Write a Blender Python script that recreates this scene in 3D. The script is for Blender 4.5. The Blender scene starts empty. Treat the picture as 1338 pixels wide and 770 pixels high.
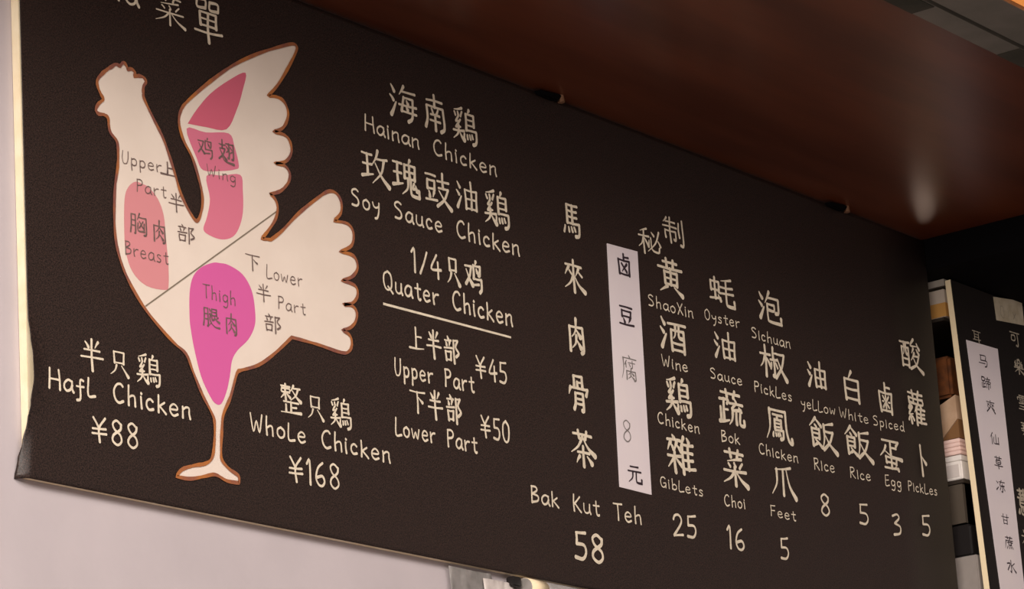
import bpy, bmesh, math, random
from mathutils import Matrix, Vector, Euler
from mathutils.geometry import tessellate_polygon

# ------------------------------------------------------------------ camera
CAM_ROT = ((0.596233, -0.181598, -0.782002), (-0.800379, -0.210224, -0.561426), (-0.062442, 0.960639, -0.270690))
scene = bpy.context.scene
cam_data = bpy.data.cameras.new('camera')
cam = bpy.data.objects.new('camera', cam_data)
scene.collection.objects.link(cam)
cam.matrix_world = Matrix.Translation((0, -3.3, 1.6)) @ Matrix(CAM_ROT).to_4x4()
cam_data.sensor_width = 36.0
cam_data.lens = 4500.0 / 1338.0 * 36.0
cam_data.clip_start = 0.05
cam_data.dof.use_dof = False
scene.camera = cam

# ------------------------------------------------------------------ world, lamps, exposure
world = bpy.data.worlds.new('room_air')
scene.world = world
world.use_nodes = True
bg = world.node_tree.nodes['Background']
bg.inputs['Color'].default_value = (0.84, 0.68, 0.62, 1)
bg.inputs['Strength'].default_value = 0.17

def area(name, loc, target, sx, sy, power, col):
    d = bpy.data.lights.new(name, 'AREA')
    d.shape = 'RECTANGLE'; d.size = sx; d.size_y = sy; d.energy = power; d.color = col
    o = bpy.data.objects.new(name, d)
    scene.collection.objects.link(o)
    o.location = loc
    o.rotation_euler = (Vector(target) - Vector(loc)).to_track_quat('-Z', 'Y').to_euler()
    return o

area('ceiling_panel_lamp', (2.4, -3.4, 4.75), (4.8, 0, 2.9), 4.0, 1.6, 105, (1.0, 0.90, 0.84))
area('side_room_lamp', (-3.2, -4.2, 4.1), (5.2, 0, 3.1), 2.2, 1.6, 460, (1.0, 0.90, 0.82))
area('counter_lamp', (4.2, -2.6, 1.7), (4.6, 0, 3.0), 2.5, 0.8, 4, (1.0, 0.90, 0.86))
def spot(name, loc, target, angle, power, col, radius=0.01):
    d = bpy.data.lights.new(name, 'SPOT')
    d.spot_size = angle; d.spot_blend = 1.0; d.energy = power; d.color = col; d.shadow_soft_size = radius
    o = bpy.data.objects.new(name, d); scene.collection.objects.link(o)
    o.location = loc
    o.rotation_euler = (Vector(target) - Vector(loc)).to_track_quat('-Z', 'Y').to_euler()
spot('soffit_streak_spot', (6.02, -0.03, 3.53), (5.50, -0.31, 3.58), math.radians(26), 0.05, (1.0, 0.74, 0.58), 0.028)  # unseen spot, added to lay the bright streak along the soffit
area('kitchen_lamp', (6.9, 0.9, 3.2), (6.4, 0.1, 3.1), 0.6, 0.6, 4, (1.0, 0.85, 0.68))

scene.view_settings.view_transform = 'Standard'
scene.view_settings.look = 'None'
scene.view_settings.gamma = 1.0
scene.view_settings.exposure = 0.47
scene.view_settings.use_curve_mapping = False

# ------------------------------------------------------------------ materials
MATS = {}
def material(name, col, rough=0.5, spec=0.5, var=None, scale=30.0, metal=0.0, bump=0.0, bscale=200.0, coat=0.0,
             emit=None, alpha=1.0, stretch=None, detail=4.0, contrast=(0.35, 0.65)):
    m = bpy.data.materials.new(name); m.use_nodes = True
    nt = m.node_tree; b = nt.nodes['Principled BSDF']
    b.inputs['Base Color'].default_value = (*col, 1)
    b.inputs['Roughness'].default_value = rough
    b.inputs['Specular IOR Level'].default_value = spec
    b.inputs['Metallic'].default_value = metal
    b.inputs['Coat Weight'].default_value = coat
    b.inputs['Alpha'].default_value = alpha
    tc = nt.nodes.new('ShaderNodeTexCoord')
    src = tc.outputs['Object']
    if stretch:
        mp = nt.nodes.new('ShaderNodeMapping'); mp.inputs['Scale'].default_value = stretch
        nt.links.new(src, mp.inputs['Vector']); src = mp.outputs['Vector']
    if var:
        n = nt.nodes.new('ShaderNodeTexNoise'); n.inputs['Scale'].default_value = scale; n.inputs['Detail'].default_value = detail
        nt.links.new(src, n.inputs['Vector'])
        r = nt.nodes.new('ShaderNodeValToRGB')
        r.color_ramp.elements[0].position = contrast[0]; r.color_ramp.elements[1].position = contrast[1]
        r.color_ramp.elements[0].color = (*col, 1); r.color_ramp.elements[1].color = (*var, 1)
        nt.links.new(n.outputs['Fac'], r.inputs['Fac'])
        nt.links.new(r.outputs['Color'], b.inputs['Base Color'])
    if bump:
        n2 = nt.nodes.new('ShaderNodeTexNoise'); n2.inputs['Scale'].default_value = bscale; n2.inputs['Detail'].default_value = 3
        nt.links.new(src, n2.inputs['Vector'])
        bp = nt.nodes.new('ShaderNodeBump'); bp.inputs['Strength'].default_value = bump; bp.inputs['Distance'].default_value = 0.002
        nt.links.new(n2.outputs['Fac'], bp.inputs['Height']); nt.links.new(bp.outputs['Normal'], b.inputs['Normal'])
    if emit:
        b.inputs['Emission Color'].default_value = (*emit[:3], 1); b.inputs['Emission Strength'].default_value = emit[3]
    MATS[name] = m
    return m

material('wall_plaster', (0.49, 0.445, 0.465), 0.7, 0.3, (0.53, 0.48, 0.50), 6, bump=0.15, bscale=90)
material('vinyl', (0.006, 0.0045, 0.004), 0.44, 0.36, (0.044, 0.026, 0.021), 480, bump=0.25, bscale=300, contrast=(0.36, 0.64))
material('foam_board', (0.80, 0.68, 0.46), 0.7, 0.2, (0.86, 0.76, 0.56), 25)
material('white_paint', (0.80, 0.71, 0.55), 0.6, 0.3, (0.66, 0.58, 0.45), 90)
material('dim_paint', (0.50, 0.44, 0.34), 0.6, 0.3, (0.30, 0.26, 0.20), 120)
material('chicken_cream', (0.76, 0.66, 0.57), 0.6, 0.3, (0.80, 0.70, 0.61), 12)
material('outline_brown', (0.42, 0.15, 0.04), 0.6, 0.3, (0.22, 0.08, 0.06), 30)
material('pink', (0.62, 0.13, 0.20), 0.55, 0.3)
material('pink_light', (0.66, 0.18, 0.27), 0.55, 0.3)
material('pink_light2', (0.68, 0.19, 0.28), 0.55, 0.3)
material('pink_pale', (0.67, 0.27, 0.29), 0.55, 0.3)
material('magenta', (0.66, 0.12, 0.36), 0.55, 0.3)
material('pen', (0.13, 0.09, 0.085), 0.6, 0.3, (0.20, 0.14, 0.12), 150)
material('ink', (0.035, 0.022, 0.03), 0.6, 0.3)
material('grey_ink', (0.20, 0.18, 0.17), 0.6, 0.3)
material('cut_line', (0.22, 0.18, 0.13), 0.6, 0.3)
material('strip_paper', (0.74, 0.67, 0.70), 0.65, 0.3, (0.78, 0.71, 0.72), 8)
material('note_paper', (0.62, 0.55, 0.42), 0.65, 0.3, (0.50, 0.43, 0.30), 40)
material('wood_laminate', (0.085, 0.020, 0.007), 0.30, 0.42, (0.145, 0.038, 0.014), 2.5, stretch=(0.6, 4, 4), detail=6, bump=0.05, bscale=40)
material('grey_metal', (0.20, 0.19, 0.16), 0.45, 0.5, (0.15, 0.145, 0.12), 14, metal=0.2)
material('dark_groove', (0.03, 0.018, 0.01), 0.6, 0.3)
material('dark_mottle', (0.03, 0.032, 0.022), 0.6, 0.3, (0.055, 0.052, 0.038), 20)  # mottled dark tone over two stretches of the grey trim
material('dark_header', (0.004, 0.0035, 0.004), 0.9, 0.05)
material('black_panel', (0.009, 0.007, 0.006), 0.55, 0.25, (0.016, 0.012, 0.011), 300)
material('cream_edge', (0.86, 0.72, 0.48), 0.6, 0.3)
material('wood_painted_glow', (0.9, 0.5, 0.2), 0.6, 0.3, emit=(1.0, 0.30, 0.04, 0.36))  # warm light falling on the wood, put in as emission
material('shelf_rail', (0.34, 0.31, 0.27), 0.5, 0.3)
material('shelf_dark', (0.03, 0.022, 0.016), 0.6, 0.3)
material('carton', (0.48, 0.33, 0.22), 0.7, 0.2, (0.40, 0.26, 0.16), 30)
material('carton_flap', (0.20, 0.10, 0.04), 0.7, 0.2)
material('pale_carton', (0.50, 0.43, 0.36), 0.7, 0.2)
material('orange_carton', (0.50, 0.26, 0.07), 0.7, 0.2)
material('amber', (0.14, 0.045, 0.012), 0.5, 0.3, (0.07, 0.025, 0.01), 60)
material('pink_lid', (0.85, 0.62, 0.56), 0.5, 0.4)
material('white_plastic', (0.80, 0.76, 0.72), 0.4, 0.5)
material('plastic_panel', (0.60, 0.55, 0.52), 0.4, 0.5)
material('grey_cabinet', (0.30, 0.27, 0.25), 0.5, 0.3, (0.26, 0.23, 0.21), 20)
material('black_plastic', (0.012, 0.010, 0.010), 0.4, 0.4)
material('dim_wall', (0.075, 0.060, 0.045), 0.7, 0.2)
material('brass', (0.30, 0.16, 0.09), 0.5, 0.5, metal=0.2)
material('cloudy_plastic', (0.22, 0.21, 0.20), 0.3, 0.5, (0.34, 0.32, 0.31), 30, alpha=0.85)
material('floor_tile', (0.22, 0.17, 0.15), 0.5, 0.4, (0.26, 0.20, 0.18), 3)
material('ceiling_paint', (0.45, 0.42, 0.40), 0.8, 0.2)

# ------------------------------------------------------------------ helpers
COL = scene.collection
def link(name, me, mat, parent=None):
    o = bpy.data.objects.new(name, me)
    COL.objects.link(o)
    if mat: me.materials.append(MATS[mat])
    if parent: o.parent = parent
    return o
def tag(o, label, cat, group=None):
    o['label'] = label; o['category'] = cat
    if group: o['group'] = group
    return o
def structure(o):
    o['kind'] = 'structure'; return o
def empty(name, loc, rot=(0, 0, 0)):
    o = bpy.data.objects.new(name, None); COL.objects.link(o)
    o.location = loc; o.rotation_euler = rot; o.empty_display_size = 0.05
    return o
def box_mesh(name, lo, hi, bevel=0.0, bm=None):
    own = bm is None
    if own: bm = bmesh.new()
    r = bmesh.ops.create_cube(bm, size=1.0)
    vs = r['verts']
    for v in vs:
        v.co = Vector(((lo[i] + hi[i]) / 2 + v.co[i] * (hi[i] - lo[i])) for i in range(3))
    if bevel:
        es = list({e for v in vs for e in v.link_edges})
        bmesh.ops.bevel(bm, geom=es, offset=bevel, segments=2, affect='EDGES')
    if not own: return None
    me = bpy.data.meshes.new(name); bm.to_mesh(me); bm.free()
    return me
def box(name, lo, hi, mat, parent=None, bevel=0.0):
    return link(name, box_mesh(name, lo, hi, bevel), mat, parent)

def smooth(pts, step=5, closed=False):
    """Catmull-Rom through the points; 'c' before a point makes it a corner."""
    P, corner = [], []
    nxt = False
    for p in pts:
        if p == 'c': nxt = True; continue
        P.append(Vector(p)); corner.append(nxt); nxt = False
    n = len(P); out = []
    rng = range(n) if closed else range(n - 1)
    for i in rng:
        a, b = P[i], P[(i + 1) % n]
        p0 = P[i - 1] if (i > 0 or closed) else a - (b - a)
        p3 = P[(i + 2) % n] if (i + 2 < n or closed) else b + (b - a)
        if corner[i]: p0 = a - (b - a) * 0.3
        if corner[(i + 1) % n]: p3 = b + (b - a) * 0.3
        for k in range(step):
            t = k / step; t2 = t * t; t3 = t2 * t
            out.append(0.5 * ((2 * a) + (b - p0) * t + (2 * p0 - 5 * a + 4 * b - p3) * t2 + (3 * a - p0 - 3 * b + p3) * t3))
    if not closed: out.append(P[-1])
    return out

def flat_fill(name, pts2, y, mat, parent, thick=0.0):
    """flat shape in the board plane (x, z) at depth y"""
    tris = tessellate_polygon([[Vector((p[0], p[1], 0)) for p in pts2]])
    vs = [(p[0], y, p[1]) for p in pts2]
    fs = [list(t) for t in tris]
    # face the viewer (-y)
    good = []
    for f in fs:
        a, b, c = (Vector(vs[i]) for i in f)
        good.append(f if (b - a).cross(c - a).y < 0 else f[::-1])
    if thick:
        n = len(vs)
        vs += [(x, yy + thick, z) for x, yy, z in vs]
        good += [[i + n for i in f[::-1]] for f in good]
        good += [[i, (i + 1) % n, (i + 1) % n + n, i + n] for i in range(n)]
    me = bpy.data.meshes.new(name); me.from_pydata(vs, [], good); me.update()
    return link(name, me, mat, parent)

def ribbon(vs, fs, path, widths, y):
    n = len(path)
    base = len(vs)
    for i, p in enumerate(path):
        a = path[max(0, i - 1)]; b = path[min(n - 1, i + 1)]
        d = b - a
        if d.length < 1e-9: d = Vector((1, 0))
        d.normalize(); nrm = Vector((-d.y, d.x)) * widths[i] * 0.5
        yy = y - 1.2e-5 * min(i, 40)            # a stroke that crosses itself lies on top of itself
        vs.append((p.x + nrm.x, yy, p.y + nrm.y)); vs.append((p.x - nrm.x, yy, p.y - nrm.y))
    for i in range(n - 1):
        k = base + 2 * i
        fs.append((k, k + 1, k + 3, k + 2))

PROFILE = {
    'n': lambda t: 0.80 + 0.30 * t ** 2 + 0.12 * (1 - t) ** 3,
    'm': lambda t: 0.70 + 0.12 * t,
    't': lambda t: 1.10 - 0.80 * t,
    'k': lambda t: 0.50 + 1.15 * t ** 1.6,
    'd': lambda t: 0.55 + 0.70 * t,
    'b': lambda t: 1.35 - 0.75 * t,
}
def write_glyph(vs, fs, ch, o, u, v, wf, y, rnd):
    size = abs(v.y) * 100
    w0 = wf * size
    layer = 0
    pressed = ord(ch) > 500
    for st in GLYPHS[ch].split(';'):
        kind = st[0]
        raw = [tuple(map(float, q.split(','))) for q in st[1:].split()]
        # split at doubled points: separate strokes that share the corner
        segs, cur = [], [raw[0]]
        for a, b in zip(raw, raw[1:]):
            if a == b: segs.append(cur); cur = [b]
            else: cur.append(b)
        segs.append(cur)
        segs = [s for s in segs if len(s) > 1]
        for s in segs:
            if len(s) == 2:       # a hand never rules a straight line
                (ax, ay), (bx, by) = s
                j = rnd.uniform(-0.02, 0.03)
                s = [s[0], ((ax + bx) / 2 - (by - ay) * j, (ay + by) / 2 + (bx - ax) * j), s[1]]
            P = [o + u * (px + rnd.uniform(-.6, .6)) + v * (py + rnd.uniform(-.6, .6)) for px, py in s]
            path = smooth([tuple(p) for p in P], 4)
            L = [0.0]
            for a, b in zip(path, path[1:]): L.append(L[-1] + (b - a).length)
            tot = L[-1] or 1
            dirs = (path[-1] - path[0]); dz = abs(dirs.y) / (dirs.length + 1e-9)
            pen = 0.80 + 0.42 * dz if pressed else 0.95 + 0.25 * dz      # a brush runs thin across and thick down
            wid = [w0 * pen * PROFILE[kind](l / tot) for l in L]
            # rounded ends
            d0 = (path[0] - path[1]).normalized(); d1 = (path[-1] - path[-2]).normalized()
            path = [path[0] + d0 * wid[0] * .42, path[0] + d0 * wid[0] * .25] + path + [path[-1] + d1 * wid[-1] * .25, path[-1] + d1 * wid[-1] * .42]
            wid = [wid[0] * .35, wid[0] * .8] + wid + [wid[-1] * .8, wid[-1] * .35]
            layer += 1
            ribbon(vs, fs, path, wid, y - 2.3e-5 * (layer % 13))

GLYPHS = {
'/': 'n34,2 2,98',
'0': 'n24,0 8,20 5,70 18,98 36,84 40,26 24,0',
'1': 'n4,18 16,2 15,100',
'2': 'n6,24 12,6 28,2 38,18 34,44 4,96 4,96 42,92',
'3': 'n6,10 28,2 36,20 14,44;n14,44 38,60 34,90 6,98',
'4': 'n30,0 4,64 46,60;n34,30 33,100',
'5': 'n12,4 10,44;n10,4 42,0;n10,44 34,46 40,72 28,96 4,94',
'6': 'n34,4 14,26 4,66 12,94 28,98 38,80 30,58 8,66',
'8': 'n38,14 22,0 8,14 14,38 34,58 38,84 22,100 6,84 10,60 34,36 38,14',
'B': 'n8,2 6,100;n6,4 30,4 36,24 10,48;n10,48 40,56 38,84 6,98',
'C': 'n44,14 34,2 16,10 4,42 8,80 24,98 44,88',
'E': 'n8,2 6,98 40,94;n8,4 38,0;n7,50 34,46',
'F': 'n8,2 6,100;n8,4 42,0;n7,50 36,46',
'G': 'n42,14 30,2 12,12 4,50 12,90 30,96 42,78;n28,58 46,56 44,98',
'H': 'n6,0 2,100;n46,2 50,100;n6,52 48,52',
'I': 'n7,20 7,100',
'K': 'n8,2 6,100;n40,10 8,58;n12,54 44,102',
'L': 'n8,2 4,98 40,94',
'M': 'n8,0 4,100;n8,2 30,70;n52,2 30,70;n52,2 56,100',
'O': 'n24,0 6,24 6,74 22,98 40,80 42,28 24,0',
'P': 'n8,4 6,100;n6,6 30,4 42,22 34,44 8,52',
'Q': 'n28,0 8,18 4,56 12,88 28,96 46,80 50,42 44,12 28,0;n28,78 54,108',
'R': 'n8,2 6,100;n6,4 32,4 40,24 30,42 8,50;n14,50 46,100',
'S': 'n42,10 28,0 10,10 10,30 34,50 42,74 30,94 6,94',
'T': 'n2,6 50,2;n26,4 26,100',
'U': 'n8,0 4,60 12,96 30,94 40,60 42,2',
'W': 'n3,0 16,98 33,36 46,98 62,0',
'X': 'n4,4 42,98;n42,0 4,100',
'a': 'n40,48 22,42 6,60 4,84 16,98 32,88 40,66;n40,46 40,84 46,100',
'b': 'n8,0 6,98;n7,64 22,50 37,62 36,88 20,100 7,92',
'c': 'n34,54 22,44 8,56 5,80 16,98 34,92',
'd': 'n36,60 20,46 6,62 6,86 20,98 34,84;n38,0 36,80 42,100',
'e': 'n6,70 36,66 34,50 20,42 6,58 5,82 18,100 38,90',
'f': 'n36,30 24,26 20,44 20,120 4,132;n4,62 36,60',
'g': 'n36,50 20,42 6,58 8,84 22,92 34,76;n38,46 36,112 24,134 6,128',
'h': 'n8,0 6,100;n6,62 22,48 34,54 36,100',
'i': 'n6,42 8,100;d7,20 8,26',
'k': 'n8,14 6,100;n34,46 8,72;n12,68 40,102',
'l': 'n8,10 6,98 36,96',
'n': 'n6,44 5,100;n6,60 22,44 34,48 34,74 38,100',
'o': 'n22,44 6,58 6,86 20,100 36,88 38,60 22,44',
'p': 'n7,44 6,136;n7,54 24,44 37,60 34,88 18,98 7,90',
'r': 'n6,44 8,100;n8,66 20,48 34,46',
's': 'n32,50 18,44 8,54 16,68 30,80 24,98 4,96',
't': 'n20,18 20,86 28,100 34,96;n4,44 36,42',
'u': 'n6,44 5,82 16,98 32,90 36,62;n37,44 36,82 42,100',
'w': 'n3,46 12,98 26,60 38,98 50,44',
'y': 'n4,46 8,66 20,74 34,66;n38,44 36,90 26,128 14,136',
'¥': 'n8,2 28,42;n52,0 28,44 30,100;n4,48 54,44;n2,68 56,64',
'上': 'n48,2 46,92;n50,42 84,39;b2,94 98,87',
'下': 'n2,11 98,7;n48,10 48,100;k54,32 80,52',
'仙': 't32,0 2,46;n20,28 20,100;n66,10 66,88;n42,36 42,90 94,86;n94,32 94,92',
'來': 'n12,18 88,16;n50,0 50,100;t28,22 8,50;m28,34 40,46;t74,22 58,48;m74,34 90,46;t48,48 30,74 4,92;k52,48 72,76 100,94',
'元': 'n22,12 78,9;n4,38 96,34;t38,38 32,72 4,98;n62,38 60,86 70,94 98,94 98,94 98,76',
'冻': 'd6,14 22,28;b2,84 26,60;n34,16 98,14;n62,0 44,46 92,44;n70,30 70,90 58,94;m52,60 40,82;m82,58 96,80',
'制': 't22,4 6,24;n16,19 62,17;n2,38 68,35;n38,0 38,98;n12,54 14,82;n14,54 62,52 62,52 62,82 54,84;n78,14 80,68;n96,0 98,92 84,98',
'半': 'd22,10 36,26;t78,4 64,26;n16,36 84,33;n2,60 98,55;n50,0 51,100',
'南': 'n14,18 86,15;n50,0 50,34;n14,35 16,70 6,96;n14,34 88,33 88,33 92,86 76,100;m36,40 42,52;m66,39 58,52;n30,57 72,56;n28,74 74,73;n51,56 51,100',
'卜': 'n40,0 44,100;k44,34 90,58',
'卤': 'n50,0 50,28;n50,13 82,11;n14,28 18,92;n14,28 86,27 86,27 82,92;n18,90 82,89;n34,44 66,78;t68,42 34,80',
'只': 'n24,6 26,50;n24,6 76,5 76,5 72,50;n26,48 74,47;t36,58 26,80 4,98;k62,58 78,76 96,98',
'可': 'n0,12 100,8;n14,32 14,64 48,62 48,30 14,32;n78,10 80,92 60,96',
'單': 'n12,4 12,22 42,21 42,21 42,3 12,4;n58,4 58,22 88,21 88,21 88,3 58,4;n20,32 22,62;n20,32 80,31 80,31 78,62;m20,46 78,46;n20,62 78,61;n0,78 100,72;n50,32 50,100',
'整': 'n4,8 48,7;n8,16 8,28 46,27 46,27 46,15 8,16;n26,0 26,54;t25,30 2,50;d30,30 48,44;t66,0 52,20;n60,10 98,8;t88,10 76,32 50,52;k60,18 80,38 100,52;n14,60 88,58;n50,58 50,92;n52,76 78,74;n26,70 26,92;k0,97 100,91',
'椒': 'n1.7,30 41.2,27;n21,0 21,100;t20.2,32 10.9,58 0,72;d22.7,38 38.6,62;n52,0 52,40;m52,18 66,17;n40,42 68,38;n54,40 54,92 48,94;m44,52 40,72;m60,50 66,64;n66,18 94,16 94,16 82,60 58,98;k68,34 82,70 100,100',
'樂': 'm20,20 10,36 28,36 8,54 28,52;n40,12 40,54 62,53 62,10 40,12;m40,32 62,31;m84,18 72,34 92,34 72,52 92,50;n0,64 100,61;n50,54 50,100;t48,66 4,94;k52,66 98,94',
'水': 'n50,0 50,92 38,90;n6,30 40,28 8,82;m90,20 58,44;k54,40 98,92',
'油': 'd5.8,9.8 16.6,27;d0.7,38.6 12.2,52;b2.9,94.2 9.4,80.8 21.6,55.8;n38.8,29.4 41.5,92.1;n38.8,29.4 91.8,27.4 91.8,27.4 89.1,90.2;n40.2,58.8 90.5,56.8;n41.5,90.2 89.1,88.2;n66,0 66,90.2',
'泡': 'd6.1,9.5 17.5,26.1;d0.8,37.1 12.9,50;b3,90.5 9.9,77.6 22.8,53.7;t50,0 28,38;n42,20 90,18 90,18 88,58 74,64;n38,40 70,39 70,39 68,58 40,58;n38,40 38,84 46,96 98,96 98,96 98,78',
'海': 'd6.1,6 17.5,24;d0.8,36 12.9,50;b3,94 9.9,80 22.8,54;t54,0 36,28;n46,16 96,14;n52,32 42,74 42,74 98,72;n50,33 86,32 86,32 82,84 66,100;d62,40 68,50;d60,56 66,66;n32,56 100,52',
'爪': 't86,0 54,10 20,15;t26,14 24,60 2,98;n52,12 50,96;k66,8 76,62 100,100',
'爽': 'n6,14 94,12;n50,0 46,50 4,98;k52,50 96,98;m14,26 34,44;m34,26 14,46;m62,26 84,44;m84,26 64,46;m14,54 34,70;m66,54 90,74',
'玫': 'n3.5,17.6 40.5,17.6;n5.3,46.5 38.7,45;n22,17.6 22,76.9;b0.9,83 42.2,72.3;t62.9,0 55.2,22 41.1,44;n52.6,24 96.2,20;t84.6,24 73.1,62 38.6,98;k51.4,38 71.8,72 100,98',
'瑰': 'n3.2,15.4 36.8,15.4;n4.8,43.5 35.2,42;n20,15.4 20,73.1;b0.8,79 38.4,68.7;t68.7,0 60.6,14;n47,16 45.6,52;n47,16 86.4,15 86.4,15 83.7,52;n47,34 85,33;n45.6,52 85,51;n66,16 66,50;t59.2,52 55.1,80 34.7,98;n70.1,52 68.7,86 74.2,96 100,96 100,96 98.6,78;m82.3,60 75.5,76 86.4,73;d86.4,66 91.8,80',
'甘': 'n2,30 98,26;n26,4 28,96;n74,2 72,94;n28,60 72,59;n28,94 72,93',
'白': 't52,0 34,26;n14,28 16,94;n14,28 86,26 86,26 84,96;n16,58 84,56;n16,90 84,89',
'碧': 'n4,6 44,5;n8,24 42,23;n24,6 24,44;n2,46 48,40;n72,0 62,12;n56,14 56,46 94,45 94,12 56,14;m56,30 94,29;n6,58 96,56;t44,58 10,88;n34,74 34,98 80,97 80,73 34,74',
'秘': 't39,4 10,18;n2,36 48,32;n25,12 25,100;t24,36 15,64 0,80;d27,42 41,64;d60,12 70,24;t94,4 76,50 40,90;n56,34 60,78 88,84 92,66;d48,46 44,70;d88,40 98,58',
'米': 'd20,8 34,32;t80,4 64,32;n2,46 98,42;n50,0 50,100;t46,48 2,92;k54,48 98,92',
'翅': 'n6.2,21.1 46.8,19.4;n26,0 26,37;n9.4,38.7 43.7,37 43.7,37 29.1,65.1 3.1,86.2;k11.4,45.8 31.2,68.6 52,86.2;k20,60 40,90 100,96;n50,12 70,10 70,10 70,70 62,74;m54,24 62,34;m52,50 64,42;n76,12 98,10 98,10 98,70 88,76;m80,24 90,34;m78,50 92,42',
'耳': 'n0,8 100,6;n22,8 24,80;n78,8 76,100;n22,34 76,33;n22,58 76,57;n4,84 96,76',
'肉': 'n12,26 12,98;n12,26 88,23 88,23 90,88 76,99;t52,0 46,36 24,56;k50,30 74,52;t50,50 44,72 24,88;k50,62 74,84',
'胸': 'n6.5,9.7 5.8,61.2 0,96.2;n6.5,9.7 30.2,8.8 30.2,8.8 31,88.8 25.2,97.1;n7.2,37.3 30.2,36.4;n7.2,63 30.2,62.1;t56,0 42,32;n50,18 94,16 94,16 94,88 80,99;m54,36 74,64;m76,34 52,68;n46,46 46,82 82,80;n82,44 82,82',
'腐': 'd50,0 56,8;n12,14 96,13;t14,14 14,60 0,98;m34,22 22,40;m30,34 30,50;m44,30 86,29;m70,20 70,46 62,50;m50,36 56,44;n30.6,64.5 30.6,99;n30.6,64.5 85.4,63 85.4,63 86.8,94.2 76.7,99.5;t59.4,52 55.1,69.3 39.3,78.9;k58,66.4 75.3,77;t58,76 53.7,86.6 39.3,94.2;k58,81.8 75.3,92.3',
'腿': 'n6.1,9.7 5.4,61.2 0,96.2;n6.1,9.7 28.6,8.8 28.6,8.8 29.2,88.8 23.8,97.1;n6.8,37.3 28.6,36.4;n6.8,63 28.6,62.1;n52,8 54,62 70,54;n52,8 84,7 84,7 82,38;n52,22 82,21;n52,38 82,37;t92,44 74,56;k64,40 76,56 98,68;d38,8 44,18;n38,36 46,34 40,60 48,78;k34,92 48,80 70,94 100,95',
'茶': 'n11.4,12 88.6,11;n33.2,1.9 36.6,22.1;n68.5,1 61.8,22.1;t50,18 30,46 0,66;k52,20 72,46 100,64;n26,62 76,60;n50,44 50,100;t34,72 20,92;k66,70 84,88',
'草': 'n7.7,12 92.3,11;n31.6,1.9 35.3,22.1;n70.2,1 62.9,22.1;n24,34 24,62 76,60 76,32 24,34;m24,48 76,47;n0,78 100,74;n50,62 50,100',
'菜': 'n11.4,12 88.6,11;n33.2,1.9 36.6,22.1;n68.5,1 61.8,22.1;t80,24 20,36;m24,42 32,50;m48,38 54,48;m82,36 70,50;n4,63 96,58;n50,50 50,100;t46,62 30,80 0,96;k54,62 74,82 100,98',
'蔗': 'n7.7,10 92.3,9.2;n31.6,1.6 35.3,18.4;n70.2,0.8 62.9,18.4;m52,22 56,28;n12,34 98,32;t14,34 0,98;n28,50 92,48;n44,40 44,68 78,66;m76,40 76,66;m30,78 22,98;m48,80 50,96;m66,78 72,94;m84,76 96,94',
'蔬': 'n11.4,11 88.6,10.1;n33.2,1.8 36.6,20.2;n68.5,0.9 61.8,20.2;n4,32 40,30 34,42;n22,30 20,92;m22,60 38,58;n8,56 8,94;b0,97 40,88;m66,24 72,32;n44,38 98,36;n68,38 52,56 90,52;m82,46 92,56;t56,64 52,84 40,100;n70,62 70,94;n86,62 84,92 100,94 100,80',
'薏': 'n7.7,8 92.3,7.4;n31.6,1.3 35.3,14.7;n70.2,0.6 62.9,14.7;n20,22 80,21;m34,26 38,32;m66,25 62,32;n4,36 98,34;n26,42 26,66 74,65 74,41 26,42;m26,54 74,53;d14,78 8,94;n32,74 36,96 74,96 76,84;d48,72 56,82;d80,70 94,88',
'蘿': 'n9.5,9 90.5,8.3;n32.4,1.4 35.9,16.6;n69.4,0.7 62.3,16.6;n12,24 14,38;n12,24 90,23 90,23 86,38 14,38;m38,24 38,38;m64,24 64,38;t20,42 8,57.1 24.8,55.9;t27.2,50.1 7.2,74.5 29.6,71;n19.2,74.5 19.2,98.8;m10.4,81.4 4,91.9;m26.4,79.1 33.6,89.6;t58.6,42 40,64;n51.2,55.9 51.2,100;d73.5,42 79.7,49;n51.2,53.6 98.3,52.4;n51.2,66.4 94.6,65.2;n51.2,78 94.6,76.8;n74.7,53.6 74.7,91.9;n51.2,92.5 102,90.1',
'蚝': 'n6.4,22.8 7.4,53.9;n6.4,22.8 39.6,21.1 39.6,21.1 37.7,53.9;n7.4,52.3 37.7,51.5;n23,8 23,80.2;n0.9,82.6 43.2,76.1;d35,67 44.2,85.1;t91.3,2 49.2,14;n44.2,36 95,31;n40.5,58 97.5,51;n69,10 67.8,86 75.2,96 100,96 100,96 100,76',
'蛋': 'n12,9 88,6 88,6 76,20;n50,8 50,48;n52,28 76,27;t28,26 20,42 0,62;k24,42 52,56 100,60;n25.5,60.6 26.9,78.9;n25.5,60.6 74.5,59.7 74.5,59.7 71.8,78.9;n26.9,77.9 71.8,77.4;n50,52 50,94.2;n17.4,95.7 79.9,91.8;d67.7,86.6 81.3,97.1',
'豆': 'n10,10 90,9;n22,28 22,56;n22,28 80,27 80,27 76,56;n22,55 78,54;d30,64 38,82;t72,64 62,82;n4,93 96,89',
'豉': 'n4.8,12.8 43.2,11.9;n10.6,28.6 10.6,53.3;n10.6,28.6 38.4,27.8 38.4,27.8 36.5,53.3;n10.6,52.4 37.4,51.5;d14.4,60.3 18.2,76.2;t34.6,60.3 29.8,76.2;n1.9,85.8 46.1,82.3;n49,24 94.2,22;n71,0 71,42;n52.4,44 90.7,42 90.7,42 74.5,74 45.5,98;k54.8,52 76.8,78 100,98',
'蹄': 'n4,8 4,36 34,34 34,8 4,8;n20,36 20,90;n20,60 38,58;n4,56 4,94 40,84;n70,0 72,10;n48,16 98,14;m62,20 66,32;m86,18 80,32;n46,52 46,38 98,36 94,50;n54,90 54,58 92,56 92,84;n72,44 72,100',
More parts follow.
